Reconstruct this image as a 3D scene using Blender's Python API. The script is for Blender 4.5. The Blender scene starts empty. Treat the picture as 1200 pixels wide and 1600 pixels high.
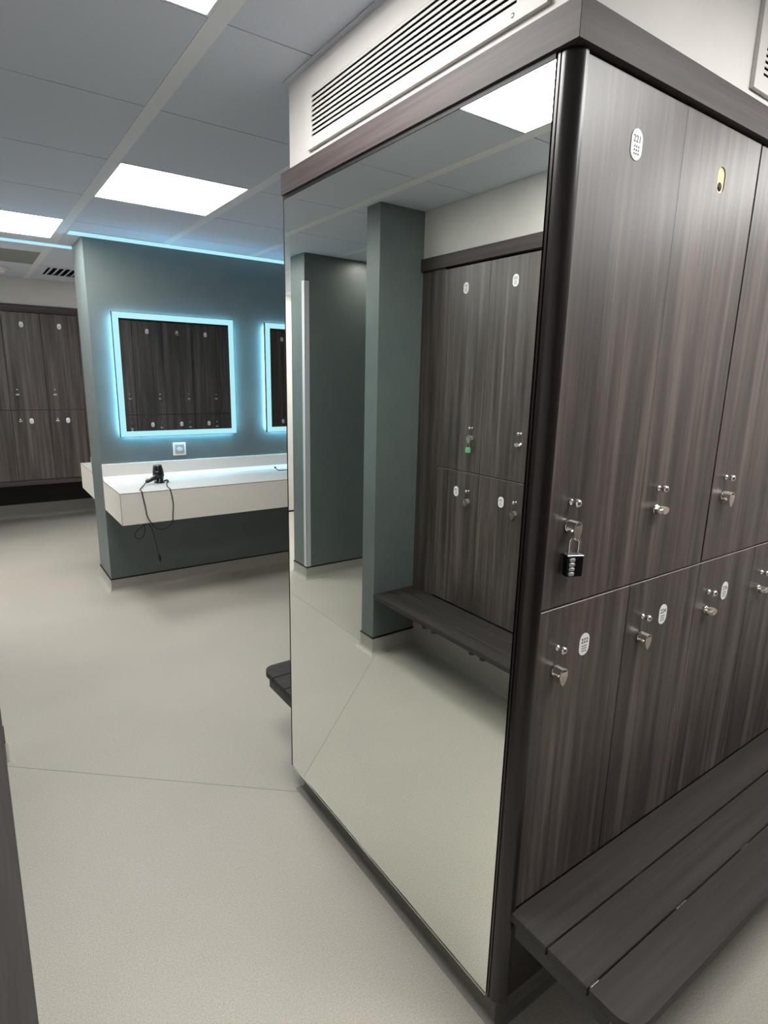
import bpy, bmesh, math, random
from mathutils import Vector, Matrix

# ------------------------------------------------------------------ camera, exposure, light levels
S = bpy.context.scene
COL = S.collection
S.view_settings.view_transform = 'Standard'
S.view_settings.look = 'None'
S.view_settings.gamma = 1.0
S.view_settings.use_curve_mapping = False
S.view_settings.exposure = 0.0
PANEL_STRENGTH = 24.5        # ceiling light panels
HALO_STRENGTH = 55.0         # LED strip behind the vanity mirrors
BORDER_STRENGTH = 1.0       # frosted light border of the vanity mirrors
COVE_STRENGTH = 0.95       # LED strip above the vanity mirrors and painted glow on the band behind

cam_d = bpy.data.cameras.new('camera')
cam = bpy.data.objects.new('camera', cam_d)
COL.objects.link(cam)
S.camera = cam
cam_d.sensor_fit = 'HORIZONTAL'
cam_d.sensor_width = 36.0
cam_d.lens = 918.0762 / 1200.0 * 36.0
cam_d.clip_start = 0.02
_r = Vector((0.817802, -0.57510757, 0.02124093))
_u = Vector((0.11154615, 0.19461109, 0.97451731))
_f = Vector((0.564586, 0.79459285, -0.22330437))
_m = Matrix((( _r.x, _u.x, -_f.x), (_r.y, _u.y, -_f.y), (_r.z, _u.z, -_f.z)))
cam.matrix_world = Matrix.Translation((-0.87855459, -0.72369721, 1.55085855)) @ _m.to_4x4()

W = bpy.data.worlds.new('world')
S.world = W
W.use_nodes = True
W.node_tree.nodes['Background'].inputs[0].default_value = (0.6, 0.65, 0.7, 1)
W.node_tree.nodes['Background'].inputs[1].default_value = 0.02

# ------------------------------------------------------------------ materials
def srgb(*c):
    return tuple(((v / 255) / 12.92 if v / 255 <= 0.04045 else ((v / 255 + 0.055) / 1.055) ** 2.4) for v in c) + (1,)

def mat(name, color, rough=0.5, metal=0.0, spec=0.5, coat=0.0):
    m = bpy.data.materials.new(name)
    m.use_nodes = True
    b = m.node_tree.nodes['Principled BSDF']
    b.inputs['Base Color'].default_value = color
    b.inputs['Roughness'].default_value = rough
    b.inputs['Metallic'].default_value = metal
    b.inputs['Specular IOR Level'].default_value = spec
    b.inputs['Coat Weight'].default_value = coat
    return m

def emit(name, color, strength):
    m = bpy.data.materials.new(name)
    m.use_nodes = True
    nt = m.node_tree
    b = nt.nodes['Principled BSDF']
    b.inputs['Base Color'].default_value = (0.05, 0.05, 0.05, 1)
    b.inputs['Emission Color'].default_value = color
    b.inputs['Emission Strength'].default_value = strength
    return m

def node(nt, t, **kw):
    n = nt.nodes.new(t)
    for k, v in kw.items():
        setattr(n, k, v)
    return n

def ramp(nt, stops):
    r = node(nt, 'ShaderNodeValToRGB')
    e = r.color_ramp.elements
    e[0].position, e[0].color = stops[0]
    e[1].position, e[1].color = stops[-1]
    for p, c in stops[1:-1]:
        x = e.new(p)
        x.color = c
    return r

def wood(name, axis, dark, mid, light, rough=0.42, spec=0.8):
    """streaky dark laminate; the grain runs along world axis (0 x, 1 y, 2 z)"""
    m = mat(name, mid, rough, spec=spec)
    nt = m.node_tree
    b = nt.nodes['Principled BSDF']
    g = node(nt, 'ShaderNodeNewGeometry')
    outs = []
    for fine, stretch, det in ((20, 0.9, 4), (62, 1.7, 3), (330, 14.0, 2)):
        mp = node(nt, 'ShaderNodeMapping')
        sc = [fine, fine, fine]
        sc[axis] = stretch
        mp.inputs['Scale'].default_value = sc
        n = node(nt, 'ShaderNodeTexNoise')
        n.inputs['Scale'].default_value = 1.0
        n.inputs['Detail'].default_value = det
        n.inputs['Roughness'].default_value = 0.55
        nt.links.new(g.outputs['Position'], mp.inputs['Vector'])
        nt.links.new(mp.outputs['Vector'], n.inputs['Vector'])
        outs.append(n.outputs['Fac'])
    def mix(a, c, f):
        x = node(nt, 'ShaderNodeMix', data_type='FLOAT')
        x.inputs[0].default_value = f
        nt.links.new(a, x.inputs[2])
        nt.links.new(c, x.inputs[3])
        return x.outputs[0]
    v = mix(mix(outs[0], outs[1], 0.45), outs[2], 0.14)
    r = ramp(nt, [(0.37, dark), (0.5, mid), (0.63, light)])
    nt.links.new(v, r.inputs['Fac'])
    nt.links.new(r.outputs['Color'], b.inputs['Base Color'])
    bp = node(nt, 'ShaderNodeBump')
    bp.inputs['Strength'].default_value = 0.12
    bp.inputs['Distance'].default_value = 0.001
    nt.links.new(outs[2], bp.inputs['Height'])
    nt.links.new(bp.outputs['Normal'], b.inputs['Normal'])
    return m

def noisy(name, c1, c2, scale, rough, bump=0.0, bscale=None, big=None, spec=0.5):
    m = mat(name, c1, rough, spec=spec)
    nt = m.node_tree
    b = nt.nodes['Principled BSDF']
    g = node(nt, 'ShaderNodeNewGeometry')
    n = node(nt, 'ShaderNodeTexNoise')
    n.inputs['Scale'].default_value = scale
    n.inputs['Detail'].default_value = 3
    nt.links.new(g.outputs['Position'], n.inputs['Vector'])
    r = ramp(nt, [(0.32, c1), (0.68, c2)])
    nt.links.new(n.outputs['Fac'], r.inputs['Fac'])
    out = r.outputs['Color']
    if big:
        n2 = node(nt, 'ShaderNodeTexNoise')
        n2.inputs['Scale'].default_value = big[0]
        n2.inputs['Detail'].default_value = 4
        nt.links.new(g.outputs['Position'], n2.inputs['Vector'])
        r2 = ramp(nt, [(0.3, (big[1],) * 3 + (1,)), (0.7, (1, 1, 1, 1))])
        nt.links.new(n2.outputs['Fac'], r2.inputs['Fac'])
        mx = node(nt, 'ShaderNodeMix', data_type='RGBA', blend_type='MULTIPLY')
        mx.inputs[0].default_value = 1.0
        nt.links.new(out, mx.inputs[6])
        nt.links.new(r2.outputs['Color'], mx.inputs[7])
        out = mx.outputs[2]
    nt.links.new(out, b.inputs['Base Color'])
    if bump:
        n3 = node(nt, 'ShaderNodeTexNoise')
        n3.inputs['Scale'].default_value = bscale or scale
        n3.inputs['Detail'].default_value = 2
        nt.links.new(g.outputs['Position'], n3.inputs['Vector'])
        bp = node(nt, 'ShaderNodeBump')
        bp.inputs['Strength'].default_value = bump
        bp.inputs['Distance'].default_value = 0.002
        nt.links.new(n3.outputs['Fac'], bp.inputs['Height'])
        nt.links.new(bp.outputs['Normal'], b.inputs['Normal'])
    return m

WD, WM, WL = srgb(39, 33, 31), srgb(69, 60, 56), srgb(102, 92, 87)
M = {}
M['wood_z'] = wood('laminate_vertical_grain', 2, WD, WM, WL)
M['wood_x'] = wood('laminate_grain_along_x', 0, srgb(54, 47, 46), srgb(68, 60, 59), srgb(84, 75, 73), 0.55, 0.4)
M['wood_y'] = wood('laminate_grain_along_y', 1, srgb(54, 47, 46), srgb(68, 60, 59), srgb(84, 75, 73), 0.55, 0.4)
M['bench_x'] = wood('bench_slat_along_x', 0, srgb(40, 36, 34), srgb(49, 44, 42), srgb(58, 53, 51), 0.6, 0.4)
M['bench_y'] = wood('bench_slat_along_y', 1, srgb(40, 36, 34), srgb(49, 44, 42), srgb(58, 53, 51), 0.6, 0.4)
M['edge_band'] = mat('pale_edge_banding', srgb(150, 140, 138), 0.4)
M['post'] = mat('very_dark_brown_profile', srgb(30, 24, 24), 0.28)
M['black'] = mat('black_gap', srgb(14, 13, 13), 0.6)
M['void'] = mat('dark_void', srgb(8, 8, 8), 0.9, spec=0.1)
M['dark_panel'] = mat('dark_base_panel', srgb(38, 33, 32), 0.5)
M['chipboard'] = noisy('bare_chipboard', srgb(222, 190, 146), srgb(240, 216, 178), 300, 0.9)
M['white_wall'] = noisy('white_paint', srgb(206, 203, 199), srgb(212, 209, 205), 6, 0.6, 0.05, 220)
M['teal'] = noisy('grey_green_paint', srgb(95, 106, 106), srgb(101, 112, 111), 8, 0.42, 0.06, 180)
M['ceil'] = noisy('ceiling_tile', srgb(204, 212, 226), srgb(212, 220, 234), 500, 0.8, 0.1, 420)
M['runner'] = mat('ceiling_runner', srgb(228, 231, 236), 0.6)
M['gap'] = mat('ceiling_joint', srgb(120, 122, 124), 0.8)
M['shaded_tile'] = mat('shade_grey_ceiling_tile', srgb(140, 141, 141), 0.8)  # shade on a single tile, painted as a darker grey
M['floor'] = noisy('speckled_vinyl', srgb(168, 163, 153), srgb(196, 191, 181), 260, 0.5, 0.10, 330, (0.9, 0.86), 0.35)
M['cove'] = noisy('vinyl_upstand', srgb(160, 157, 150), srgb(182, 179, 171), 260, 0.5, 0.05, 330)
M['plinth'] = noisy('shaded_vinyl_plinth', srgb(104, 101, 96), srgb(122, 119, 113), 260, 0.5, 0.05, 330)  # upstand vinyl darkened to paint in the shade under the bank
M['seam'] = mat('vinyl_weld_seam', srgb(148, 145, 138), 0.6)
M['mirror'] = mat('silvered_glass', (0.95, 0.98, 0.93, 1), 0.0, 1.0)
M['vmirror'] = mat('vanity_glass', (0.82, 0.86, 0.88, 1), 0.0, 1.0)
M['steel'] = mat('brushed_steel', (0.55, 0.54, 0.52, 1), 0.3, 1.0)
M['chrome'] = mat('polished_chrome', (0.80, 0.79, 0.77, 1), 0.1, 1.0)
M['nickel'] = mat('worn_nickel', (0.80, 0.76, 0.69, 1), 0.3, 1.0)
M['iron'] = mat('dark_painted_steel', srgb(48, 48, 50), 0.45, 0.3)
M['plate'] = mat('white_engraved_plate', srgb(240, 240, 238), 0.4)
M['ink'] = mat('dark_engraving', srgb(52, 54, 56), 0.6)
M['counter'] = mat('white_counter_laminate', srgb(226, 222, 214), 0.35)
M['worktop'] = mat('grey_white_worktop', srgb(192, 193, 190), 0.35)
M['seal'] = mat('glossy_white_seal', srgb(240, 242, 242), 0.25)
M['plastic_white'] = mat('white_plastic', srgb(232, 232, 230), 0.35)
M['plastic_grey'] = mat('grey_plastic', srgb(168, 172, 176), 0.4)
M['guard'] = mat('pale_corner_guard', srgb(196, 198, 204), 0.35)
M['plastic_black'] = mat('black_plastic', srgb(20, 20, 23), 0.3)
M['black_gloss'] = mat('black_lock_enamel', srgb(14, 14, 16), 0.22)
M['rubber'] = mat('black_cable', srgb(18, 18, 20), 0.5)
M['silver_plastic'] = mat('silver_plastic', srgb(190, 192, 198), 0.3, 0.6)
M['green'] = mat('green_padlock', srgb(96, 186, 130), 0.4)
M['brass'] = mat('brass', (0.75, 0.58, 0.28, 1), 0.3, 1.0)
M['grille'] = mat('white_powder_coat', srgb(204, 201, 197), 0.5)
M['panel_light'] = emit('light_diffuser', (1.0, 0.985, 0.955, 1), PANEL_STRENGTH)
M['downlight'] = emit('downlight_lens', (1.0, 0.93, 0.82, 1), 130.0)
M['border'] = emit('frosted_light_border', (0.40, 0.83, 0.90, 1), BORDER_STRENGTH)
M['halo'] = emit('blue_white_led_strip', (0.30, 0.72, 1.0, 1), HALO_STRENGTH)
M['cove_glow'] = emit('cyan_glow_strip', (0.46, 0.86, 1.0, 1), COVE_STRENGTH)

# ------------------------------------------------------------------ mesh helpers
class MB:
    """collects shapes and links them as one mesh object"""
    def __init__(self):
        self.bm = bmesh.new()
        self.mats = []
    def mi(self, m):
        if m is None:
            return 0
        if m not in self.mats:
            self.mats.append(m)
        return self.mats.index(m)
    def box(self, x0, x1, y0, y1, z0, z1, bev=0.0, m=None, seg=1):
        r = bmesh.ops.create_cube(self.bm, size=1.0)
        vs = r['verts']
        for v in vs:
            v.co = Vector((x0 if v.co.x < 0 else x1, y0 if v.co.y < 0 else y1, z0 if v.co.z < 0 else z1))
        i = self.mi(m)
        for f in {f for v in vs for f in v.link_faces}:
            f.material_index = i
        if bev:
            es = list({e for v in vs for e in v.link_edges})
            bmesh.ops.bevel(self.bm, geom=es, offset=bev, segments=seg, affect='EDGES', profile=0.5)
        return self
    def prism(self, pts, axis, a, b, m=None, smooth=False):
        """extrude a 2D outline (in the two other axes, cyclic order) along axis from a to b"""
        def mk(p, t):
            c = [0, 0, 0]
            o = [(1, 2), (0, 2), (0, 1)][axis]
            c[o[0]], c[o[1]], c[axis] = p[0], p[1], t
            return self.bm.verts.new(c)
        A = [mk(p, a) for p in pts]
        B = [mk(p, b) for p in pts]
        i = self.mi(m)
        n = len(pts)
        fs = [self.bm.faces.new(A), self.bm.faces.new(B[::-1])]
        for k in range(n):
            f = self.bm.faces.new((A[k], B[k], B[(k + 1) % n], A[(k + 1) % n]))
            f.smooth = smooth
            fs.append(f)
        for f in fs:
            f.material_index = i
        bmesh.ops.recalc_face_normals(self.bm, faces=fs)
        return self
    def lathe(self, prof, origin, axis, seg=20, m=None, smooth=True):
        """revolve (radius, height) pairs round an axis vector from origin"""
        ax = Vector(axis).normalized()
        t = Vector((0, 0, 1)) if abs(ax.z) < 0.9 else Vector((1, 0, 0))
        u = ax.cross(t).normalized()
        v = ax.cross(u)
        o = Vector(origin)
        rings = []
        for r, h in prof:
            if r < 1e-6:
                rings.append([self.bm.verts.new(o + ax * h)])
            else:
                rings.append([self.bm.verts.new(o + ax * h + u * r * math.cos(2 * math.pi * k / seg) + v * r * math.sin(2 * math.pi * k / seg)) for k in range(seg)])
        fs = []
        for a, b in zip(rings, rings[1:]):
            for k in range(seg):
                k2 = (k + 1) % seg
                if len(a) == 1 and len(b) == 1:
                    continue
                if len(a) == 1:
                    fs.append(self.bm.faces.new((a[0], b[k], b[k2])))
                elif len(b) == 1:
                    fs.append(self.bm.faces.new((a[k], b[0], a[k2])))
                else:
                    fs.append(self.bm.faces.new((a[k], b[k], b[k2], a[k2])))
        for rg in (rings[0], rings[-1]):
            if len(rg) > 1:
                fs.append(self.bm.faces.new(rg))
        i = self.mi(m)
        for f in fs:
            f.material_index = i
            f.smooth = smooth and len(f.verts) <= 4
        bmesh.ops.recalc_face_normals(self.bm, faces=fs)
        return self
    def tube(self, pts, r, seg=8, m=None, sub=6):
        P = [Vector(p) for p in pts]
        if sub > 1 and len(P) > 2:
            Q = []
            E = [P[0] * 2 - P[1]] + P + [P[-1] * 2 - P[-2]]
            for k in range(1, len(E) - 2):
                p0, p1, p2, p3 = E[k - 1:k + 3]
                for s in range(sub):
                    t = s / sub
                    Q.append(0.5 * ((2 * p1) + (p2 - p0) * t + (2 * p0 - 5 * p1 + 4 * p2 - p3) * t * t + (3 * p1 - p0 - 3 * p2 + p3) * t ** 3))
            Q.append(P[-1])
            P = Q
        rings = []
        nrm = None
        for k, p in enumerate(P):
            d = (P[min(k + 1, len(P) - 1)] - P[max(k - 1, 0)]).normalized()
            if nrm is None:
                nrm = d.cross(Vector((0.31, 0.2, 0.93))).normalized()
            nrm = (nrm - d * nrm.dot(d)).normalized()
            bn = d.cross(nrm)
            rings.append([self.bm.verts.new(p + (nrm * math.cos(2 * math.pi * q / seg) + bn * math.sin(2 * math.pi * q / seg)) * r) for q in range(seg)])
        i = self.mi(m)
        fs = []
        for a, b in zip(rings, rings[1:]):
            for k in range(seg):
                f = self.bm.faces.new((a[k], b[k], b[(k + 1) % seg], a[(k + 1) % seg]))
                f.smooth = True
                fs.append(f)
        fs += [self.bm.faces.new(rings[0][::-1]), self.bm.faces.new(rings[-1])]
        for f in fs:
            f.material_index = i
        bmesh.ops.recalc_face_normals(self.bm, faces=fs)
        return self
    def xform(self, mtx):
        bmesh.ops.transform(self.bm, matrix=mtx, verts=self.bm.verts)
        return self
    def mesh(self, name, material):
        me = bpy.data.meshes.new(name)
        self.bm.to_mesh(me)
        self.bm.free()
        if self.mats:
            for m in self.mats:
                me.materials.append(m)
        else:
            me.materials.append(material)
        return me

def link(name, me, parent=None, loc=(0, 0, 0)):
    o = bpy.data.objects.new(name, me)
    COL.objects.link(o)
    o.location = loc
    if parent is not None:
        o.parent = parent
    return o

def obj(name, mb, material=None, parent=None, loc=(0, 0, 0)):
    return link(name, mb.mesh(name, material), parent, loc)

def tag(o, label, cat, group=None):
    o['label'] = label
    o['category'] = cat
    if group:
        o['group'] = group
    return o

def thing(name, label, cat, loc=(0, 0, 0), rz=0.0, group=None):
    o = bpy.data.objects.new(name, None)
    COL.objects.link(o)
    o.location = loc
    o.rotation_euler = (0, 0, rz)
    o.empty_display_size = 0.05
    return tag(o, label, cat, group)

def struct(name, mb, material=None, label=None, cat='structure'):
    o = obj(name, mb, material)
    o['kind'] = 'structure'
    o['label'] = label or name.replace('_', ' ')
    o['category'] = cat
    return o

def capsule(w, h, n=10):
    r = w / 2
    pts = []
    for k in range(n + 1):
        a = math.pi * k / n
        pts.append((r * math.cos(a), h / 2 - r + r * math.sin(a)))
    for k in range(n + 1):
        a = math.pi + math.pi * k / n
        pts.append((r * math.cos(a), -h / 2 + r + r * math.sin(a)))
    return pts

def circle(r, cx=0, cy=0, n=16):
    return [(cx + r * math.cos(2 * math.pi * k / n), cy + r * math.sin(2 * math.pi * k / n)) for k in range(n)]

_text = {}
def text_mesh(s, size):
    key = (s, size)
    if key not in _text:
        cu = bpy.data.curves.new('numeral', 'FONT')
        cu.body = s
        cu.size = size
        cu.extrude = 0.0002
        cu.align_x = 'CENTER'
        cu.align_y = 'CENTER'
        cu.materials.append(M['ink'])
        o = bpy.data.objects.new('numeral', cu)
        COL.objects.link(o)
        bpy.context.view_layer.update()
        me = bpy.data.meshes.new_from_object(o.evaluated_get(bpy.context.evaluated_depsgraph_get()))
        bpy.data.objects.remove(o)
        me.transform(Matrix.Rotation(math.pi / 2, 4, 'X'))     # stand it up facing -y
        _text[key] = me
    return _text[key]

# ------------------------------------------------------------------ room constants
ZC = 2.382                        # ceiling
TX1, TY1 = 2.5605, 1.0733         # locker tower footprint from (0, 0)
PITCH = 0.31667
X0, YV = -0.152, 3.658            # vanity wall end and face
VT = 0.40                         # vanity wall thickness
YF = 5.974                        # far locker face
XO = -1.172                       # opposite locker face
XR = 2.62

# ------------------------------------------------------------------ setting
b = MB().box(-2.7, XR + 0.1, -2.4, 6.7, -0.08, 0)
struct('floor', b, M['floor'], 'speckled grey beige vinyl floor of the changing room', 'floor')

xs = [-2.7, -2.03, -1.44, -0.85, -0.272, 0.335, 0.942, 1.549, 2.156, 2.75]
Y0g, PG = 0.869, 0.6027
ys = [-2.258, -1.655, -1.053, -0.450, 0.120] + [Y0g + PG * k for k in range(-1, 11)]
LIGHTS = {(3, 5): 0, (4, 8): 1, (3, 10): 2, (5, 2): 3, (0, 10): 6, (7, 2): 7, (6, 12): 8, (0, 12): 9}  # panels out of view are added for illumination
cb = MB()
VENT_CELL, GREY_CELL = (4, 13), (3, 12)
vx0, vx1, vy0, vy1 = xs[4] + 0.03, xs[5] - 0.03, ys[13] + 0.01, ys[14] - 0.01
for x0, x1, y0, y1 in ((-2.7, XR + 0.1, -2.75, vy0), (-2.7, XR + 0.1, vy1, 6.9), (-2.7, vx0, vy0, vy1), (vx1, XR + 0.1, vy0, vy1)):
    cb.box(x0, x1, y0, y1, ZC + 0.006, ZC + 0.06, m=M['gap'])
for i in range(len(xs) - 1):
    for j in range(len(ys) - 1):
        if (i, j) in LIGHTS or (i, j) == VENT_CELL:
            continue
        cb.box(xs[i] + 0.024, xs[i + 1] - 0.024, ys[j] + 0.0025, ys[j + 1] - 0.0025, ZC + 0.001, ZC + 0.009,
               m=M['shaded_tile'] if (i, j) == GREY_CELL else M['ceil'])
for x in xs[1:-1]:
    cb.box(x - 0.0235, x + 0.0235, -2.7, 6.8, ZC, ZC + 0.008, m=M['runner'])
struct('ceiling', cb, None, 'suspended ceiling of white square tiles with wide runners', 'ceiling')

# outer walls
struct('wall_right', MB().box(XR, XR + 0.1, -2.4, 6.7, 0, ZC + 0.01), M['white_wall'], 'white wall at the far end of the locker bank', 'wall')
wb = MB().box(-1.17, XR, -2.0, -1.75, 0, 2.146, m=M['wood_z'])
wb.box(-1.17, XR, -2.0, -1.75, 2.146, ZC, m=M['white_wall'])
struct('wall_near', wb, None, 'dark laminate panelled wall behind the photographer', 'wall')
struct('wall_left', MB().box(-2.7, -2.6, 1.963, 6.7, 0, ZC + 0.01), M['white_wall'], 'white wall at the left end of the room', 'wall')
wb = MB().box(-1.75, XO - 0.004, -2.4, 0.07, 0, ZC)
wb.box(-1.75, XO - 0.004, 0.07, 1.8434, 2.146, ZC)
wb.box(-1.75, XO - 0.45, 0.07, 1.8434, 0, 2.146)
wb.box(XO - 0.45, XO - 0.02, 0.07, 1.8434, 0, 0.26)
struct('wall_opposite', wb, M['white_wall'], 'white wall above and below the locker row opposite the mirror', 'wall')
struct('wall_pier', MB().box(-2.6, -0.8985, 1.8444, 1.962, 0, ZC), M['teal'], 'grey green pier at the end of the opposite bench', 'wall')
struct('wall_stub', MB().box(-2.6, -1.177, 3.174, 3.385, 0, ZC), M['teal'], 'dark grey green partition beyond the pier', 'wall')
wb = MB().box(-1.15, XR, YF, 6.7, 2.145, ZC)
wb.box(-1.15, XR, 6.55, 6.7, 0, 2.145)
wb.box(0.45, XR, YF, 6.55, 0, 2.145)
struct('wall_far', wb, M['white_wall'], 'white wall around the lockers at the far end', 'wall')
struct('wall_corridor', MB().box(-2.6, -1.152, 5.35, 6.7, 0, ZC), M['white_wall'], 'plain white wall left of the far lockers', 'wall')
struct('wall_vanity', MB().box(X0, XR, YV, YV + VT, 0, ZC - 0.0005), M['teal'], 'grey green wall carrying the lit vanity mirrors', 'wall')
struct('wall_bulkhead', MB().box(0, XR, 0, 1.038, 2.146, ZC), M['white_wall'], 'white bulkhead above the mirrored locker bank', 'wall')

# skirtings: coved vinyl upstand with a black capping strip, round a rectangular footprint
def ring(mb, rects_prof, m):
    """rects_prof: list of ((x0, x1, y0, y1), z); joins successive rectangle rings"""
    R = []
    for (x0, x1, y0, y1), z in rects_prof:
        R.append([mb.bm.verts.new(c) for c in ((x0, y0, z), (x1, y0, z), (x1, y1, z), (x0, y1, z))])
    i = mb.mi(m)
    fs = []
    for a, c in zip(R, R[1:]):
        for k in range(4):
            f = mb.bm.faces.new((a[k], a[(k + 1) % 4], c[(k + 1) % 4], c[k]))
            f.material_index = i
            fs.append(f)
    bmesh.ops.recalc_face_normals(mb.bm, faces=fs)

def skirting(name, x0, x1, y0, y1, h=0.0905, label='', cap=True, m='cove'):
    mb = MB()
    prof = [(0.0, h), (0.004, h), (0.004, 0.030), (0.007, 0.016), (0.014, 0.007), (0.028, 0.0012), (0.030, 0.0)]
    ring(mb, [((x0 - d, x1 + d, y0 - d, y1 + d), z) for d, z in prof], M[m])
    if cap:
        ring(mb, [((x0 - d, x1 + d, y0 - d, y1 + d), z) for d, z in ((0.0, h), (0.006, h), (0.006, h + 0.007), (0.0, h + 0.009))], M['black'])
    return struct(name, mb, None, label, 'skirting')

skirting('trim_1', X0, XR + 0.05, YV, YV + VT, label='coved vinyl skirting with black cap round the vanity wall')
skirting('trim_2', -2.65, -0.8985, 1.8444, 1.962, label='coved vinyl skirting with black cap round the pier')
skirting('trim_3', -2.65, -1.177, 3.174, 3.385, label='coved vinyl skirting with black cap round the partition')
skirting('trim_4', -1.7, XO - 0.02, 0.05, 1.84, 0.259, label='coved vinyl skirting below the opposite bench', cap=False)
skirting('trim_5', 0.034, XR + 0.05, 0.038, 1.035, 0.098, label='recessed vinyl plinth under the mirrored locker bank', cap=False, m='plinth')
skirting('trim_6', -1.3, XR + 0.05, 6.5, 6.8, 0.15, label='coved vinyl skirting under the far lockers', cap=False)
struct('trim_7', MB().box(-2.6, -1.152, 5.342, 5.35, 0, 0.02), M['black'], 'black strip at the foot of the corridor wall', 'skirting')
# ceiling edge trim of the bulkhead
t = MB()
t.box(-0.014, 0, -0.014, 1.052, ZC - 0.004, ZC)
t.box(0, XR, -0.014, 0, ZC - 0.004, ZC)
t.box(0, XR, 1.038, 1.052, ZC - 0.004, ZC)
struct('trim_8', t, M['ceil'], 'thin white edge trim where ceiling meets the bulkhead', 'trim')
# weld seams in the floor
def seam(mb, a, c, w=0.003):
    a, c = Vector(a), Vector(c)
    d = (c - a).normalized()
    n = Vector((-d.y, d.x)) * w / 2
    mb.prism([tuple(a + n), tuple(c + n), tuple(c - n), tuple(a - n)], 2, 0.0, 0.0006)
t = MB()
seam(t, (-0.895, 1.815), (0.03, 1.018))
seam(t, (-0.93, 1.99), (-0.945, 3.15))
struct('trim_9', t, M['seam'], 'thin welded seams in the vinyl floor', 'floor seam')
# metal corner guard on the partition
t = MB().box(-1.1768, -1.1745, 3.1715, 3.212, 0.1, 2.2)
t.box(-1.212, -1.1745, 3.1715, 3.1738, 0.1, 2.2)
tag(obj('corner_guard', t, M['guard']), 'metal corner guard strip on the edge of the grey partition', 'corner guard')

# ------------------------------------------------------------------ ceiling lights
LL = {0: 'square ceiling light panel nearest the mirrored locker bank, cut by the top of the photo',
      1: 'square ceiling light panel in front of the vanity wall',
      2: 'square ceiling light panel left of the vanity wall end',
      3: 'unseen square ceiling light panel over the front bench aisle',
      6: 'added unseen square ceiling light panel near the corridor wall',
      7: 'unseen square ceiling light panel over the far right end of the front bench',
      8: 'added unseen square ceiling light panel behind the vanity wall',
      9: 'added unseen square ceiling light panel beside the left wall near the corridor'}
fr_me = df_me = None
for (i, j), k in LIGHTS.items():
    cx, cy = (xs[i] + xs[i + 1]) / 2, (ys[j] + ys[j + 1]) / 2
    hx, hy = (xs[i + 1] - xs[i]) / 2 - 0.024, PG / 2 - 0.003
    t = thing('ceiling_light', LL[k], 'ceiling light', (cx, cy, ZC), 0, 'square ceiling light panels')
    f = MB()
    w = 0.007
    f.box(-hx, hx, -hy, -hy + w, 0, 0.01).box(-hx, hx, hy - w, hy, 0, 0.01)
    f.box(-hx, -hx + w, -hy + w, hy - w, 0, 0.01).box(hx - w, hx, -hy + w, hy - w, 0, 0.01)
    obj('frame', f, M['runner'], t)
    d = MB().box(-hx + w, hx - w, -hy + w, hy - w, 0.002, 0.005)
    obj('diffuser', d, M['panel_light'], t)

t = thing('ceiling_downlight', 'small round downlight in the bay behind the pier', 'ceiling light', (-1.72, 2.98, ZC))
obj('trim_ring', MB().lathe([(0.055, 0.0), (0.055, -0.004), (0.042, -0.004), (0.040, 0.0)], (0, 0, 0), (0, 0, 1), 28), M['runner'], t)
obj('lens', MB().lathe([(0.0, -0.001), (0.041, -0.001), (0.041, 0.0005), (0.0, 0.0005)], (0, 0, 0), (0, 0, 1), 28), M['downlight'], t)

# LED strip over the mirrors; behind, added glow paints a lit ceiling band
for (x0, x1, y0, y1, lab) in ((-0.235, XR, YV - 0.115, YV - 0.002, 'glowing pale blue light strip along the ceiling above the vanity mirrors'),
                              (-1.15, XR, YV + VT + 0.002, YV + VT + 0.10, 'ceiling band behind the vanity wall, mirror light painted in as pale blue glow')):
    t = thing('ceiling_glow_strip', lab, 'light strip', ((x0 + x1) / 2, (y0 + y1) / 2, ZC))
    lx, ly = (x1 - x0) / 2, (y1 - y0) / 2
    obj('housing', MB().box(-lx, lx, -ly, ly, -0.0015, 0.0), M['runner'], t)
    obj('diffuser', MB().box(-lx + 0.002, lx - 0.002, -ly + 0.004, ly - 0.004, -0.005, -0.0015), M['cove_glow'], t)

# ------------------------------------------------------------------ vents
def grille(name, label, loc, rz, w, h, sx0, sx1, sz0, sz1, n):
    """local: front face looks to -y, x to the viewer's right, base at z = 0"""
    t = thing(name, label, 'vent', loc, rz, 'slotted air grilles on the bulkhead')
    f = MB()
    y0, y1 = -0.010, -0.0005
    f.box(0, sx0, y0, y1, 0, h).box(sx1, w, y0, y1, 0, h)
    f.box(sx0, sx1, y0, y1, 0, sz0).box(sx0, sx1, y0, y1, sz1, h)
    obj('frame', f, M['grille'], t)
    obj('backing', MB().box(sx0, sx1, -0.0060, -0.001, sz0, sz1), M['void'], t)
    s = MB()
    p = (sz1 - sz0) / n
    for k in range(n):
        z = sz0 + p * k + p * 0.48
        s.box(sx0, sx1, y0 + 0.0005, -0.0078, z, z + p * 0.52)
    obj('slats', s, M['grille'], t)
    sc = MB()
    for x in (0.03 if w > 2 else 0.0, ):
        pass
    sc.lathe([(0.0001, 0.0), (0.0045, 0.0), (0.0035, 0.0012), (0.0001, 0.0015)], (w - 0.078, y0, 0.012), (0, -1, 0), 12)
    obj('screw', sc, M['nickel'], t)
# end grille: viewer looks along +x, so local x runs to world -y
grille('air_grille', 'long slotted white air grille above the big mirror', (0, 0.907, 2.166), -math.pi / 2, 0.845, 0.185, 0.024, 0.775, 0.028, 0.135, 9)
grille('air_grille', 'slotted white air grille above the front lockers at the right edge', (0.565, 0, 2.168), 0, 1.20, 0.185, 0.034, 1.14, 0.03, 0.135, 9)

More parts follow.
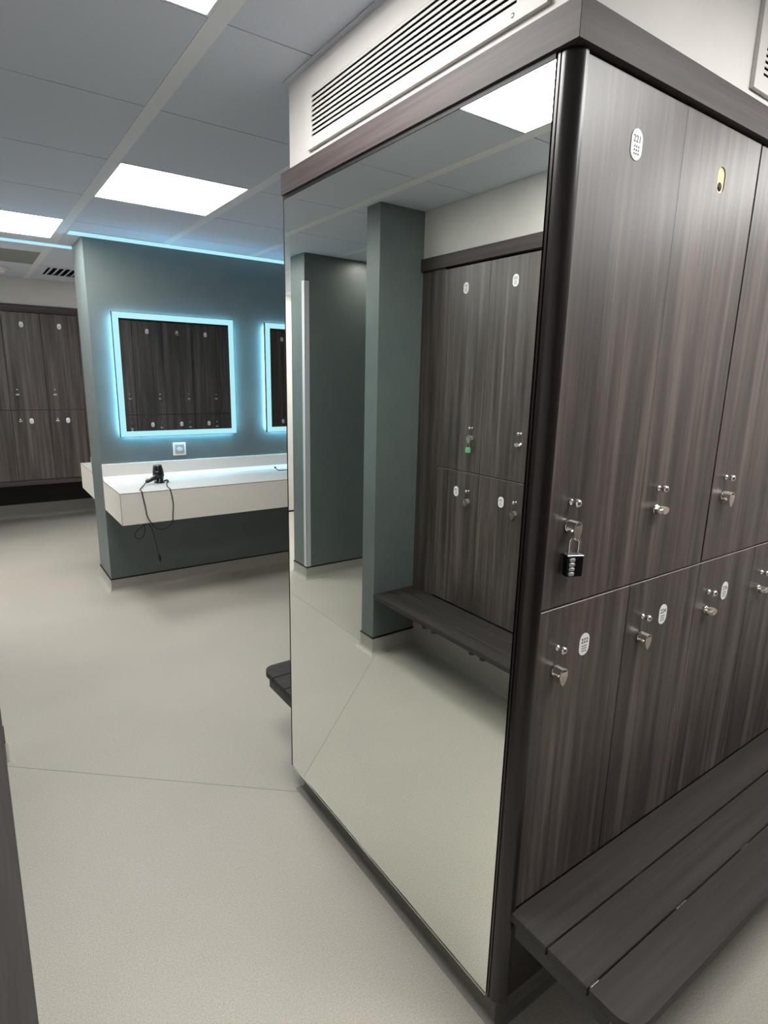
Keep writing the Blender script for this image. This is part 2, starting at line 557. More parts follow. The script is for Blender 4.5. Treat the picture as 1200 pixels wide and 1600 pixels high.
i, j = VENT_CELL
t = thing('ceiling_vent', 'square louvred air vent in the ceiling before the far wall', 'vent', ((xs[i] + xs[i + 1]) / 2, (ys[j] + ys[j + 1]) / 2, ZC))
hx, hy = (xs[i + 1] - xs[i]) / 2 - 0.024, PG / 2 - 0.003
f = MB()
for a in (0,):
    w = 0.07
    f.box(-hx, hx, -hy, -hy + w, 0, 0.006).box(-hx, hx, hy - w, hy, 0, 0.006)
    f.box(-hx, -hx + w, -hy + w, hy - w, 0, 0.006).box(hx - w, hx, -hy + w, hy - w, 0, 0.006)
obj('frame', f, M['ceil'], t)
obj('backing', MB().box(-hx + 0.07, hx - 0.07, -hy + 0.02, hy - 0.02, 0.03, 0.035), M['void'], t)
f = MB()
for k in range(8):
    x = -hx + 0.09 + k * (2 * hx - 0.16) / 8
    f.prism([(x, 0.0), (x + 0.012, 0.0), (x + 0.045, 0.028), (x + 0.033, 0.028)], 1, -hy + 0.072, hy - 0.072)
obj('louvres', f, M['ceil'], t)

t = thing('smoke_detector', 'small round white detector on the ceiling before the far lockers', 'smoke detector', (-0.50, 5.45, ZC))
obj('base', MB().lathe([(0.05, 0), (0.05, -0.014), (0.046, -0.018)], (0, 0, 0), (0, 0, 1), 24), M['plastic_white'], t)
obj('sensor_head', MB().lathe([(0.034, -0.018), (0.034, -0.030), (0.026, -0.042), (0.0, -0.044)], (0, 0, 0), (0, 0, 1), 24), M['plastic_white'], t)

# ------------------------------------------------------------------ big end mirror, corner post, pelmet boards
t = thing('wall_mirror', 'large frameless mirror covering the end of the locker bank', 'mirror', (0, 0.55, 0.1))
obj('mirror_glass', MB().box(-0.006, 0, 0.037 - 0.55, 1.0714 - 0.55, 0.0035, 1.992), M['mirror'], t)
obj('backing_panel', MB().box(0.0005, 0.018, 0.037 - 0.55, 1.0733 - 0.55, 0.0, 1.996), M['dark_panel'], t)
obj('side_strip', MB().box(-0.0075, 0.0, 1.0715 - 0.55, 1.0735 - 0.55, 0.0035, 1.975), M['black'], t)
obj('top_shade_strip', MB().box(-0.0075, -0.0062, 0.037 - 0.55, 1.0733 - 0.55, 1.975, 1.9845), M['black'], t)  # black strip paints the shade line under the pelmet board
obj('edge_strip', MB().box(-0.008, 0, 0.037 - 0.55, 1.0733 - 0.55, 0.0, 0.0036), M['chrome'], t)['label'] = 'bright metal strip along the bottom edge'

pts = [(0.0, 0.0345), (-0.004, 0.0345), (-0.004, 0.030), (0.0, 0.030)]
arc = [(0.027 - 0.031 * math.cos(a), 0.027 - 0.031 * math.sin(a)) for a in [math.pi / 2 * k / 20 for k in range(21)]]
prof = [(0.018, 0.0345), (-0.0045, 0.0345), (-0.0045, 0.0295), (-0.001, 0.0290)] + [(max(x, -0.0035), max(y, -0.0035)) for x, y in arc] + [(0.0275, 0.018)]
t = thing('corner_post', 'very dark rounded corner profile between mirror and front lockers', 'corner trim', (0, 0, 0.1))
obj('profile', MB().prism(prof, 2, 0.0, 1.984, smooth=False), M['post'], t)

E0, TH = -0.0134, 0.031
e2 = 0.0006
for lab, pts, mm in (('dark wood board running above the big mirror', [(E0, E0 + e2), (E0 + TH, E0 + TH + e2), (E0 + TH, 1.0733), (E0, 1.0733)], 'wood_y'),
                     ('dark wood board running above the front lockers', [(E0 + e2, E0), (E0 + TH + e2, E0 + TH), (XR - 0.001, E0 + TH), (XR - 0.001, E0)], 'wood_x'),
                     ('dark wood board above the lockers behind the mirror', [(E0 + TH + 0.001, 1.045), (XR - 0.001, 1.045), (XR - 0.001, 1.087), (E0 + TH + 0.001, 1.087)], 'wood_x')):
    tag(obj('pelmet_board', MB().prism(pts, 2, 2.086, 2.1458), M[mm]), lab, 'trim board')
tag(obj('pelmet_board', MB().box(XO - 0.02, XO + 0.014, 0.07, 1.843, 2.090, 2.150, 0.001), M['wood_y']), 'dark wood board above the lockers opposite the mirror', 'trim board')
tag(obj('pelmet_board', MB().box(-1.15, 0.45, YF - 0.014, YF + 0.02, 2.078, 2.143, 0.001), M['wood_x']), 'dark wood board above the far lockers', 'trim board')
# core of the tower: base panels under the lockers and a spine, so nothing is hollow
tag(obj('base_panel', MB().box(0.028, TX1, 0.004, 0.020, 0.1, 0.362), M['dark_panel']), 'dark panel below the front lockers behind the bench', 'panel')
tag(obj('base_panel', MB().box(0.028, TX1, TY1 - 0.020, TY1 - 0.004, 0.1, 0.362), M['dark_panel']), 'dark panel below the rear lockers', 'panel')
tag(obj('base_panel', MB().box(0.03, TX1, 0.021, TY1 - 0.021, 0.1, 0.118), M['black']), 'dark underside board of the mirrored locker bank', 'panel')
tag(obj('base_panel', MB().box(-1.15, 0.45, YF + 0.012, YF + 0.03, 0.432, 0.486), M['wood_x']), 'dark wood rail under the far lockers', 'panel')
tag(obj('base_panel', MB().box(-1.149, 0.449, 6.49, 6.50, 0.152, 0.5), M['black']), 'recess panel below the far lockers, blackened to paint its shade', 'panel')  # black colour stands for the shadow inside the recess
tag(obj('filler_panel', MB().box(XO - 0.40, XO - 0.004, 1.664, 1.8434, 0.262, 2.089), M['wood_z']), 'dark wood filler panel between pier and opposite lockers', 'panel')

# ------------------------------------------------------------------ lockers
STD = dict(zb=0.368, zs=1.0934, zt=2.080, st_u=1.978, kn_u=1.316, la_u=1.266, st_l=0.984, kn_l=1.000, la_l=0.947)
FAR = dict(zb=0.487, zs=1.168, zt=2.072, st_u=1.964, kn_u=1.363, la_u=1.316, st_l=1.064, kn_l=1.082, la_l=1.064)
_cache = {}
def cached(key, fn):
    if key not in _cache:
        _cache[key] = fn()
    return _cache[key]

def door_mesh(w, z0, z1, hole=None, sh=0.0):
    mb = MB()
    xa, xb = -w / 2 + sh, w / 2 + sh
    if hole is None:
        mb.box(xa, xb, 0, 0.018, z0, z1, 0.0006, m=M['wood_z'])
    else:
        bm = mb.bm
        hx, hz = hole
        outer = [bm.verts.new((x, 0, z)) for x, z in ((xa, z0), (xb, z0), (xb, z1), (xa, z1))]
        inner = [bm.verts.new((hx + x, 0, hz + z)) for x, z in capsule(0.031, 0.052)]
        es = [bm.edges.new((a, c)) for L in (outer, inner) for a, c in zip(L, L[1:] + L[:1])]
        bmesh.ops.triangle_fill(bm, use_beauty=True, edges=es)
        back = [bm.verts.new((v.co.x, 0.018, v.co.z)) for v in outer]
        ib = [bm.verts.new((v.co.x, 0.003, v.co.z)) for v in inner]
        for L, K in ((outer, back), (inner, ib)):
            for k in range(len(L)):
                bm.faces.new((L[k], L[(k + 1) % len(L)], K[(k + 1) % len(L)], K[k]))
        bm.faces.new(back)
        bmesh.ops.recalc_face_normals(bm, faces=bm.faces)
        mb.mats = [M['wood_z']]
    i = mb.mi(M['edge_band'])
    mb.bm.normal_update()
    for f in mb.bm.faces:
        if f.normal.z > 0.6:
            f.material_index = i
    return mb.mesh('door', None)

def carcass_mesh(w, d, z0, z1):
    mb = MB()
    a = 0.015
    mb.box(-w / 2, -w / 2 + a, 0, d, z0, z1).box(w / 2 - a, w / 2, 0, d, z0, z1)
    mb.box(-w / 2 + a, w / 2 - a, 0, d, z0, z0 + a).box(-w / 2 + a, w / 2 - a, 0, d, z1 - a, z1)
    mb.box(-w / 2 + a, w / 2 - a, d - 0.008, d, z0 + a, z1 - a)
    return mb.mesh('carcass', M['black'])

def plate_mesh():
    return MB().prism(capsule(0.0345, 0.0525, 12), 1, -0.0012, 0.0).mesh('number_plate', M['plate'])

def dots_mesh():
    mb = MB()
    for r in range(3):
        for c in range(3):
            mb.prism(circle(0.0018, -0.0062 + 0.0062 * c, -0.0035 - 0.0060 * r, 8), 1, -0.0016, -0.0012)
    return mb.mesh('keypad_dots', M['ink'])

def knob_mesh():
    return MB().lathe([(0.0, 0), (0.0068, 0.0), (0.0068, 0.0025), (0.0052, 0.0045), (0.0034, 0.0058), (0.0034, 0.0095), (0.0056, 0.0108), (0.0080, 0.0138),
                       (0.0088, 0.0172), (0.0080, 0.0206), (0.0052, 0.0234), (0.0, 0.0246)], (0, 0, 0), (0, -1, 0), 20).mesh('knob', M['chrome'])

def latch_mesh(style):
    """hasp lock: rosette and barrel on the door, padlock fin with a hole, front cap"""
    mb = MB()
    N, C = M['nickel'], M['chrome']
    mb.lathe([(0.0, 0), (0.012, 0), (0.012, 0.002), (0.0105, 0.0035), (0.0085, 0.004), (0.0085, 0.008), (0.0, 0.008)], (0, 0, 0), (0, -1, 0), 20, C)
    # fin: D-shaped plate built flat (plane x/y, thickness z) with a hole, then turned if needed
    out, hole = [], []
    n = 24
    for k in range(n):
        a = 2 * math.pi * k / n
        ca, sa = math.cos(a), math.sin(a)
        x = 0.0165 * (abs(ca) ** 0.55) * (1 if ca >= 0 else -1)
        y = -0.0155 + 0.0105 * (abs(sa) ** 0.6) * (1 if sa >= 0 else -1)
        out.append((x, y))
        hole.append((-0.004 + 0.0050 * ca, -0.0150 + 0.0050 * sa))
    fin = MB()
    bm = fin.bm
    T = 0.0055
    rows = []
    for zz in (T, -T):
        rows.append(([bm.verts.new((x, y, zz)) for x, y in out], [bm.verts.new((x, y, zz)) for x, y in hole]))
    (o1, h1), (o2, h2) = rows
    for k in range(n):
        q = (k + 1) % n
        bm.faces.new((o1[k], o1[q], h1[q], h1[k]))
        bm.faces.new((o2[q], o2[k], h2[k], h2[q]))
        bm.faces.new((o1[q], o1[k], o2[k], o2[q])).smooth = True
        bm.faces.new((h1[k], h1[q], h2[q], h2[k]))
    bmesh.ops.recalc_face_normals(bm, faces=bm.faces)
    # front cap: lens shaped plate on the outer end of the fin
    fin.prism([(0.003 + 0.0125 * math.cos(2 * math.pi * k / 20), 0.0085 * math.sin(2 * math.pi * k / 20)) for k in range(20)], 1, -0.0285, -0.0255)
    if style == 'vertical':
        fin.xform(Matrix.Translation((0, 0, -0.0085)) @ Matrix.Rotation(math.pi / 2, 4, 'Y') @ Matrix.Diagonal((0.85, 1, 1, 1)))
        # hood over the fin and pointed tail of the cap, as on a closed hasp
        hood = [(0.0125 * math.cos(a), 0.001 + 0.0130 * math.sin(a)) for a in [math.pi * k / 12 for k in range(13)]] + \
               [(-0.0105 * math.cos(a), 0.001 + 0.0105 * math.sin(a)) for a in [math.pi * k / 12 for k in range(13)]]
        fin.prism(hood, 1, -0.0285, -0.004)
        fin.prism([(-0.0120, 0.004), (-0.0125, -0.006), (-0.009, -0.016), (-0.003, -0.024), (0.0, -0.026), (0.003, -0.024), (0.009, -0.016), (0.0125, -0.006), (0.0120, 0.004), (0.006, 0.006), (-0.006, 0.006)], 1, -0.0285, -0.0255)
    else:
        fin.xform(Matrix.Rotation(math.radians(-6), 4, 'Y'))
    fin.xform(Matrix.Diagonal((1, 0.85, 1, 1)))
    i = mb.mi(N)
    tmp = bpy.data.meshes.new('tmp')
    fin.bm.to_mesh(tmp)
    fin.bm.free()
    n0 = len(mb.bm.faces)
    mb.bm.from_mesh(tmp)
    bpy.data.meshes.remove(tmp)
    mb.bm.faces.ensure_lookup_table()
    for f in list(mb.bm.faces)[n0:]:
        f.material_index = i
    return mb.mesh('latch', None)

def recess_mesh():
    mb = MB()
    mb.prism(capsule(0.0308, 0.0518), 1, 0.0022, 0.0028, m=M['chipboard'])
    mb.lathe([(0.0088, 0.0), (0.0088, 0.0006), (0.0, 0.0006)], (0, 0.0024, -0.0125), (0, -1, 0), 18, M['black'])
    return mb.mesh('bare_recess', None)

def locker(root_loc, rz, tier, H, number, label, group, latch='vertical', missing=False, gap=0.003, depth=0.50, gl=None, gr=None):
    t = thing('locker', label, 'locker', root_loc, rz, group)
    z0, z1 = (H['zs'] + 0.002, H['zt']) if tier == 'u' else (H['zb'], H['zs'] - 0.003)
    base = z0
    t.location.z = base
    gl = gap / 2 if gl is None else gl
    gr = gap / 2 if gr is None else gr
    w = PITCH - gl - gr
    sh = (gl - gr) / 2
    hk = id(H)
    link('carcass', cached(('car', tier, hk, depth), lambda: carcass_mesh(PITCH - 0.0012, depth, 0.0, z1 - z0)), t, (0, 0.020, 0))
    zst = H['st_u' if tier == 'u' else 'st_l'] - base
    zk = H['kn_u' if tier == 'u' else 'kn_l'] - base
    zl = H['la_u' if tier == 'u' else 'la_l'] - base
    d = link('door', cached(('door', tier, hk, gl, gr, missing), lambda: door_mesh(w, 0.0, z1 - z0, (0.001, zst) if missing else None, sh)), t, (0, 0, 0))
    if missing:
        link('bare_recess', cached('recess', recess_mesh), d, (0.001, 0, zst))['label'] = 'bare chipboard recess with a dark hole, number plate missing'
    else:
        link('number_plate', cached('plate', plate_mesh), d, (0.001, -0.0001, zst))
        if number:
            link('numeral', text_mesh(number, 0.0165), d, (0.001, -0.0015, zst + 0.0085))
        link('keypad_dots', cached('dots', dots_mesh), d, (0.001, -0.0001, zst))
    xk = 0.066 - PITCH / 2
    link('knob', cached('knob', knob_mesh), d, (xk, 0, zk))
    link('latch', cached(('latch', latch), lambda: latch_mesh(latch)), d, (xk, 0, zl))
    return t

NTH = ['first', 'second', 'third', 'fourth', 'fifth', 'sixth', 'seventh', 'eighth']
# front row (faces -y)
G = 'lockers along the front of the mirrored bank'
for c in range(8):
    x = 0.0275 + PITCH * (c + 0.5)
    up = {0: 'tall upper locker numbered 221 beside the dark corner post, black padlock on it',
          1: 'upper front locker whose number plate is missing, showing bare chipboard',
          2: 'upper front locker right of the wide gap beside the door with missing number plate'}.get(
        c, 'upper locker in the %s column from the mirror, front of the bank' % NTH[c])
    lo = {0: 'lower locker numbered 222 under locker 221, beside the corner post'}.get(
        c, 'lower locker above the bench in the %s column from the mirror, front of the bank' % NTH[c])
    locker((x, 0, 0), 0, 'u', STD, str(221 + 2 * c), up, G, 'horizontal' if c in (1, 4, 6) else 'vertical', c == 1,
           gl=(0.0002, 0.0036)[1 - c % 2] if c else 0.0012, gr=(0.0002, 0.0036)[c % 2])
    locker((x, 0, 0), 0, 'l', STD, str(222 + 2 * c), lo, G, 'vertical' if c in (0, 1, 5) else 'horizontal', False, 0.0022)
# rear row (faces +y), seen in the vanity mirrors
G = 'lockers on the back of the mirrored bank'
for c in range(8):
    x = 0.0275 + PITCH * (c + 0.5)
    locker((x, TY1, 0), math.pi, 'u', STD, None, 'upper locker, %s column from the mirror on the rear bank%s' % (NTH[c], ', number plate missing' if c == 3 else ''),
           G, 'horizontal', c == 3, 0.0045)
    locker((x, TY1, 0), math.pi, 'l', STD, None, 'lower locker, %s column from the mirror on the rear bank%s' % (NTH[c], ', white tag hanging' if c == 1 else ''),
           G, 'horizontal', False, 0.0045)
# opposite row (faces +x), seen in the big mirror
G = 'lockers opposite the big mirror'
for c in range(5):
    y = 1.6605 - PITCH * (c + 0.5)
    up = {0: 'upper locker next to the pier in the mirror, green padlock on its latch'}.get(c, 'upper locker, %s column from the pier in the row opposite the mirror' % NTH[c])
    lo = {0: 'lower locker next to the pier in the mirror, above the bench'}.get(c, 'lower locker, %s column from the pier in the row opposite the mirror' % NTH[c])
    locker((XO, y, 0), math.pi / 2, 'u', STD, str(237 - 2 * c), up, G, 'vertical' if c == 0 else 'horizontal', False, 0.003, 0.40)
    locker((XO, y, 0), math.pi / 2, 'l', STD, str(238 - 2 * c), lo, G, 'vertical', False, 0.003, 0.40)
# far row (faces -y)
G = 'lockers along the far wall'
for c in range(5):
    x = -1.147 + 0.0 + PITCH * (c + 0.5)
    n = {0: 'leftmost column', 1: 'second column from the left', 2: 'third column from the left', 3: 'column just left of the vanity wall end', 4: 'column mostly hidden by the vanity wall'}[c]
    locker((x, YF, 0), 0, 'u', FAR, None, 'upper locker on the far wall, ' + n, G, 'horizontal', False, 0.004, 0.45)
    locker((x, YF, 0), 0, 'l', FAR, None, 'lower locker on the far wall, ' + n, G, 'horizontal', False, 0.004, 0.45)

# ------------------------------------------------------------------ padlocks
def shackle(w, h, r, y=0.0):
    pts = [(-w / 2, y, 0)] + [(-w / 2, y, h * 0.5)] + [(w / 2 * math.cos(a), y, h * 0.6 + w / 2 * math.sin(a)) for a in [math.pi - math.pi * k / 6 for k in range(7)]] + [(w / 2, y, h * 0.5), (w / 2, y, 0)]
    return pts
xl = 0.0275 + 0.066
t = thing('padlock', 'black four dial combination padlock hanging on locker 221', 'padlock', (xl + 0.003, -0.0165, 1.165), math.radians(-24))
obj('body', MB().box(-0.0175, 0.0175, -0.0100, 0.0100, 0.0, 0.043, 0.002, seg=2), M['black_gloss'], t)
obj('shackle', MB().tube(shackle(0.020, 0.050, 0.0026), 0.0033, 10).xform(Matrix.Translation((0, 0, 0.041))), M['chrome'], t)
obj('top_plate', MB().box(-0.0175, 0.0175, -0.0100, 0.0100, 0.0432, 0.0458, 0.0006), M['steel'], t)
d = MB()
for k in range(4):
    d.lathe([(0.0, -0.0062), (0.0050, -0.0062), (0.0058, -0.005), (0.0058, 0.005), (0.0050, 0.0062), (0.0, 0.0062)], (-0.007, -0.0058, 0.0065 + 0.0098 * k), (1, 0, 0), 14)
obj('number_dials', d, M['silver_plastic'], t)

y1 = 1.6605 - PITCH + 0.066
t = thing('padlock', 'small green padlock on the upper locker beside the pier', 'padlock', (XO + 0.021, y1, 1.195), math.pi / 2)
obj('body', MB().box(-0.014, 0.014, -0.007, 0.007, 0, 0.027, 0.002), M['green'], t)
obj('shackle', MB().tube(shackle(0.017, 0.042, 0.002), 0.0026, 8).xform(Matrix.Translation((0, 0, 0.026))), M['brass'], t)

xw = 0.0275 + PITCH * 2 - 0.066
t = thing('key_tag', 'white tag hanging from a rear locker latch, seen in the vanity mirror', 'tag', (xw, TY1 + 0.022, 0.865), math.pi)
obj('tag', MB().prism([(-0.02, 0), (0.02, 0), (0.014, 0.045), (0.004, 0.07), (-0.004, 0.07), (-0.014, 0.045)], 1, -0.003, 0.003), M['plastic_white'], t)
obj('ring', MB().tube(shackle(0.010, 0.03, 0.001), 0.0012, 6).xform(Matrix.Translation((0, 0, 0.066))), M['chrome'], t)

# ------------------------------------------------------------------ benches
def bench(label, loc, rz, x0, x1, depth, wm, bearers, ends, feet=()):
    """local: back edge at y = 0, front at -depth, top at z = 0.363"""
    t = thing('slatted_bench', label, 'bench', loc, rz)
    g = 0.0042
    w = (depth - 2 * g) / 3
    R = 0.045
    for k in range(3):
        ya, yb = -k * (w + g), -k * (w + g) - w
        if k < 2:
            mb = MB().box(x0, x1, yb, ya, 0.339, 0.363, 0.0015)
        else:
            pts = [(x0, ya)]
            pts += [(x0 + R - R * math.cos(a), yb + R - R * math.sin(a)) for a in [math.pi / 2 * q / 8 for q in range(9)]] if ends[0] else [(x0, yb)]
            pts += [(x1 - R + R * math.sin(a), yb + R - R * math.cos(a)) for a in [math.pi / 2 * q / 8 for q in range(9)]] if ends[1] else [(x1, yb)]
            pts += [(x1, ya)]
            mb = MB().prism(pts, 2, 0.339, 0.363)
        obj('slat', mb, M[wm], t)
    for x, wd in bearers:
        obj('bearer', MB().box(x, x + wd, -depth + 0.055, -0.012, 0.300, 0.3385, 0.001), M['iron'], t)
        obj('clip', MB().box(x + 0.004, x + wd - 0.004, -2 * w - 1.9 * g, -2 * w - 1.1 * g, 0.3388, 0.3585), M['chrome'], t)
        obj('clip', MB().box(x + 0.004, x + wd - 0.004, -w - 0.9 * g, -w - 0.1 * g, 0.3388, 0.353), M['steel'], t)
    for x in feet:
        obj('hook', MB().lathe([(0.015, 0), (0.019, -0.007), (0.017, -0.016), (0.0, -0.018)], (x, -depth + 0.021, 0.339), (0, 0, 1), 12), M['plastic_black'], t)
    return t
bench('dark slatted bench in front of the numbered lockers', (0, 0, 0), 0, 0.0162, TX1 + 0.03, 0.3114, 'bench_x',
      [(0.022, 0.034), (0.345, 0.05), (0.66, 0.05), (1.30, 0.05), (1.95, 0.05)], (True, False))
bench('dark slatted bench behind the mirrored bank, only its tip showing', (0, TY1, 0), math.pi, -TX1 - 0.03, -0.0162, 0.3114, 'bench_x',
      [(-0.056, 0.034), (-0.70, 0.05), (-1.35, 0.05), (-2.0, 0.05)], (False, True))
bench('dark bench under the opposite lockers, seen in the mirror', (XO + 0.004, 0, 0), math.pi / 2, 0.10, 1.839, 0.275, 'bench_y',
      [(0.16, 0.04), (0.80, 0.04), (1.42, 0.04), (1.78, 0.04)], (True, False), (1.40, 1.33, 1.06, 0.99))

# ------------------------------------------------------------------ vanity wall: mirrors, counters, socket, dryer
def lit_mirror(label, x0, x1, z0, z1):
    cx, cz = (x0 + x1) / 2, (z0 + z1) / 2
    t = thing('lit_mirror', label, 'mirror', (cx, YV, z0), 0, 'lit mirrors on the vanity wall')
    hw, h = (x1 - x0) / 2, z1 - z0
    yb, yf = -0.030, -0.050
    obj('backing', MB().box(-hw, hw, yf, yb, 0, h), M['iron'], t)
    e, bw = 0.003, 0.0405
    f = MB()
    ya, yc = yf - 0.003, yf - 0.0003
    f.box(-hw + e, hw - e, ya, yc, e, bw).box(-hw + e, hw - e, ya, yc, h - bw, h - e)
    f.box(-hw + e, -hw + bw, ya, yc, bw, h - bw).box(hw - bw, hw - e, ya, yc, bw, h - bw)
    obj('light_border', f, M['border'], t)['label'] = 'glowing frosted pale blue border'
    obj('mirror_glass', MB().box(-hw + bw, hw - bw, ya, yc, bw, h - bw), M['vmirror'], t)
    f = MB()
    q, d = 0.018, 0.008
    f.box(-hw + q, hw - q, -0.027, -0.012, q, q + d).box(-hw + q, hw - q, -0.012, -0.003, h - q - d, h - q)
    f.box(-hw + q, -hw + q + d, -0.027, -0.012, q + d, h - q - d).box(hw - q - d, hw - q, -0.027, -0.012, q + d, h - q - d)
    obj('back_light', f, M['halo'], t)
    obj('mounting_block', MB().box(-0.15, 0.15, -0.030, -0.0005, h / 2 - 0.05, h / 2 + 0.05), M['iron'], t)
lit_mirror('square mirror with glowing blue border above the hair dryer', -0.0247, 0.8044, 1.1102, 1.9374)
lit_mirror('second glowing mirror, mostly hidden behind the mirrored bank', 1.0525, 1.8816, 1.1102, 1.9374)

def vanity(label, s, yw):
    """s = -1: hangs on the near face, +1: on the far face"""
    x1 = XR - 0.002
    t = thing('vanity_counter', label, 'counter', ((X0 + x1) / 2, yw, 0.611))
    hx = (x1 - X0) / 2
    def yy(a, c):
        return (s * a, s * c) if s > 0 else (s * c, s * a)
    y0, y1 = yy(0.0005, 0.5423)
    obj('worktop', MB().box(-hx, hx, y0, y1, 0.2005, 0.2048), M['worktop'], t)
    y0, y1 = yy(0.0005, 0.5405)
    obj('box', MB().box(-hx + 0.0005, hx, y0, y1, 0.0, 0.2), M['counter'], t)
    y0, y1 = yy(0.5406, 0.5424)
    obj('front_panel', MB().box(-hx, hx, y0, y1, 0.0, 0.1995), M['counter'], t)
    y0, y1 = yy(0.5402, 0.5428)
    e = MB().box(-hx - 0.0004, -hx + 0.0016, y0, y1, 0.0, 0.2)
    e.box(-hx, hx, y0, y1, 0.1993, 0.2012)
    y0, y1 = yy(0.0008, 0.5428)
    e.box(-hx - 0.0004, -hx + 0.0016, y0, y1, 0.1993, 0.2012)
    obj('edge_line', e, M['ink'], t)['label'] = 'dark laminate edge line'
    y0, y1 = yy(0.0008, 0.020)
    obj('backsplash', MB().box(-hx, hx, y0, y1, 0.205, 0.3165, 0.0008), M['counter'], t)
    obj('sealing_strip', MB().prism([(s * 0.0205, 0.2052), (s * 0.046, 0.2052), (s * 0.0205, 0.232)], 0, -hx + 0.002, hx), M['seal'], t)
vanity('white wall-hung vanity counter under the lit mirrors', -1, YV)
vanity('white counter end showing past the back of the vanity wall', 1, YV + VT)

t = thing('wall_socket', 'square white socket on the wall below the lit mirror', 'socket', (0.379, YV, 0.961))
obj('faceplate', MB().box(-0.046, 0.046, -0.010, -0.0003, 0, 0.093, 0.004, seg=2), M['plastic_white'], t)
obj('inset', MB().box(-0.033, 0.033, -0.0118, -0.0101, 0.013, 0.080, 0.0005), M['plastic_grey'], t)
d = MB().prism([(0.021 * math.cos(2 * math.pi * k / 24) , 0.0465 + 0.014 * math.sin(2 * math.pi * k / 24)) for k in range(24)], 1, -0.0175, -0.0119)
obj('rotary_switch', d, M['plastic_white'], t)

# hair dryer standing on its nozzle
ZT = 0.8160
DX, DY = 0.158, 3.40
t = thing('hair_dryer', 'black hair dryer standing on its nozzle on the vanity counter', 'hair dryer', (DX, DY, ZT))
obj('nozzle', MB().lathe([(0.0, 0.0), (0.034, 0.0), (0.034, 0.006), (0.029, 0.012), (0.030, 0.036), (0.0, 0.036)], (0, 0, 0), (0, 0, 1), 28), M['plastic_black'], t)
obj('body', MB().lathe([(0.0, 0.036), (0.033, 0.036), (0.037, 0.046), (0.0375, 0.056), (0.036, 0.074), (0.0325, 0.096), (0.029, 0.112), (0.0262, 0.121), (0.0225, 0.123), (0.0215, 0.119), (0.0, 0.119)], (0, 0, 0), (-0.05, 0.0, 1), 28), M['plastic_black'], t)
obj('intake_grille', MB().lathe([(0.0, 0.1196), (0.0185, 0.1196), (0.0185, 0.1215), (0.0, 0.1225)], (0, 0, 0), (-0.05, 0.0, 1), 24), M['silver_plastic'], t)['label'] = 'silver round air intake'
obj('logo_badge', MB().box(-0.030, -0.010, -0.0345, -0.0325, 0.077, 0.084), M['silver_plastic'], t)
h = MB()
pa, pb = Vector((-0.014, -0.030, 0.052)), Vector((-0.098, -0.052, 0.020))
dr = (pb - pa)
L = dr.length
h.lathe([(0.0, 0.0), (0.016, 0.0), (0.0165, L * 0.3), (0.0145, L * 0.65), (0.013, L * 0.92), (0.010, L), (0.0, L)], pa, dr, 18)
hd = obj('handle', h, M['plastic_black'], t)
up = Vector((0, -0.3, 1)).normalized()
q = MB()
q.tube([pa + dr * 0.25 + up * 0.0165 + Vector((0, -0.004, 0)), pa + dr * 0.5 + up * 0.016 + Vector((0, -0.004, 0)), pa + dr * 0.8 + up * 0.0135 + Vector((0, -0.004, 0))], 0.0028, 8)
obj('switch_strip', q, M['silver_plastic'], hd)
q = MB().tube([pb + Vector((0.004, 0.004, 0.006)), pb + Vector((-0.001, 0.006, 0.02)), pb + Vector((0.006, 0.010, 0.025)), pb + Vector((0.010, 0.008, 0.012))], 0.0022, 8)
obj('hanging_loop', q, M['silver_plastic'], hd)
off = Vector((-DX, -DY, -ZT))
def rel(pts):
    return [Vector(p) + off for p in pts]
q = MB()
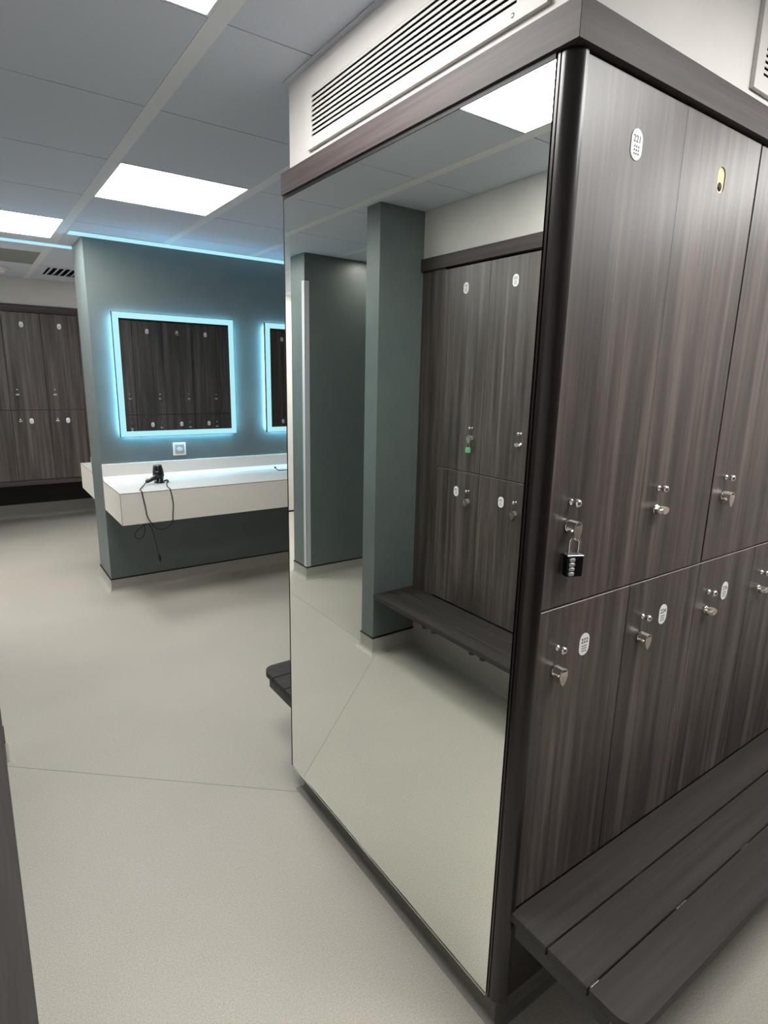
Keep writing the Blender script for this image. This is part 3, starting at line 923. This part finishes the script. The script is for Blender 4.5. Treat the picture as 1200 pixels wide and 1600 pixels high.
q.tube(rel([(DX - 0.098, DY - 0.054, ZT + 0.020), (0.035, 3.30, ZT + 0.010), (-0.018, 3.18, ZT + 0.005), (-0.024, 3.124, ZT + 0.0042), (-0.024, 3.1125, ZT + 0.0030), (-0.022, 3.1095, 0.806), (-0.020, 3.1085, 0.79), (-0.008, 3.1085, 0.71), (-0.002, 3.1085, 0.66), (0.020, 3.1085, 0.610), (0.050, 3.112, 0.572),
             (0.085, 3.115, 0.560), (0.125, 3.112, 0.572), (0.152, 3.1085, 0.604), (0.158, 3.1085, 0.66), (0.164, 3.1085, 0.72), (0.156, 3.1085, 0.79), (0.152, 3.1095, 0.806), (0.151, 3.1125, ZT + 0.0030), (0.151, 3.124, ZT + 0.0042),
             (0.158, 3.20, ZT + 0.0040), (0.178, 3.29, ZT + 0.0040), (0.192, 3.335, ZT + 0.012), (0.200, 3.36, ZT + 0.022)]), 0.0034, 8)
obj('cord', q, M['rubber'], t)
q = MB().tube(rel([(0.185, 3.372, ZT + 0.014), (0.200, 3.358, ZT + 0.020), (0.203, 3.345, ZT + 0.012)]), 0.006, 10)
obj('cord_clip', q, M['plastic_black'], t)

t = thing('hanging_cable', 'thin black cable with plug dangling under the vanity counter', 'cable', (0.0, 3.16, 0.6))
off = Vector((0, -3.16, -0.6))
q = MB().tube(rel([(0.02, 3.19, 0.607), (-0.012, 3.16, 0.590), (-0.062, 3.14, 0.565), (-0.080, 3.14, 0.535), (-0.060, 3.14, 0.508), (-0.030, 3.14, 0.520), (-0.014, 3.14, 0.560), (-0.012, 3.15, 0.597), (0.010, 3.16, 0.600), (0.030, 3.15, 0.56), (0.045, 3.15, 0.49), (0.056, 3.15, 0.42), (0.063, 3.15, 0.385)]), 0.0026, 8)
obj('cord', q, M['rubber'], t)
q = MB().lathe([(0.0, 0), (0.0045, 0.0), (0.007, 0.015), (0.009, 0.030), (0.009, 0.048), (0.006, 0.052), (0.002, 0.053), (0.002, 0.070), (0.0, 0.070)], Vector((0.062, 3.15, 0.39)) + off, (0.14, 0, -1), 12)
obj('plug', q, M['rubber'], t)

t = thing('cable_hook', 'small black curl of cable on the counter beside the mirrored bank', 'cable', (1.12, 3.50, ZT + 0.001))
q = MB().tube([(-0.045, 0.02, 0.022), (-0.030, 0.0, 0.004), (0.0, -0.015, 0.0036), (0.04, -0.012, 0.0036), (0.12, 0.0, 0.0036), (0.2, 0.03, 0.0036)], 0.0032, 8)
q.lathe([(0.0, 0), (0.006, 0), (0.006, 0.016), (0.0, 0.016)], (-0.05, 0.025, 0.028), (0.6, -0.5, -0.5), 10)
obj('cord', q, M['rubber'], t)
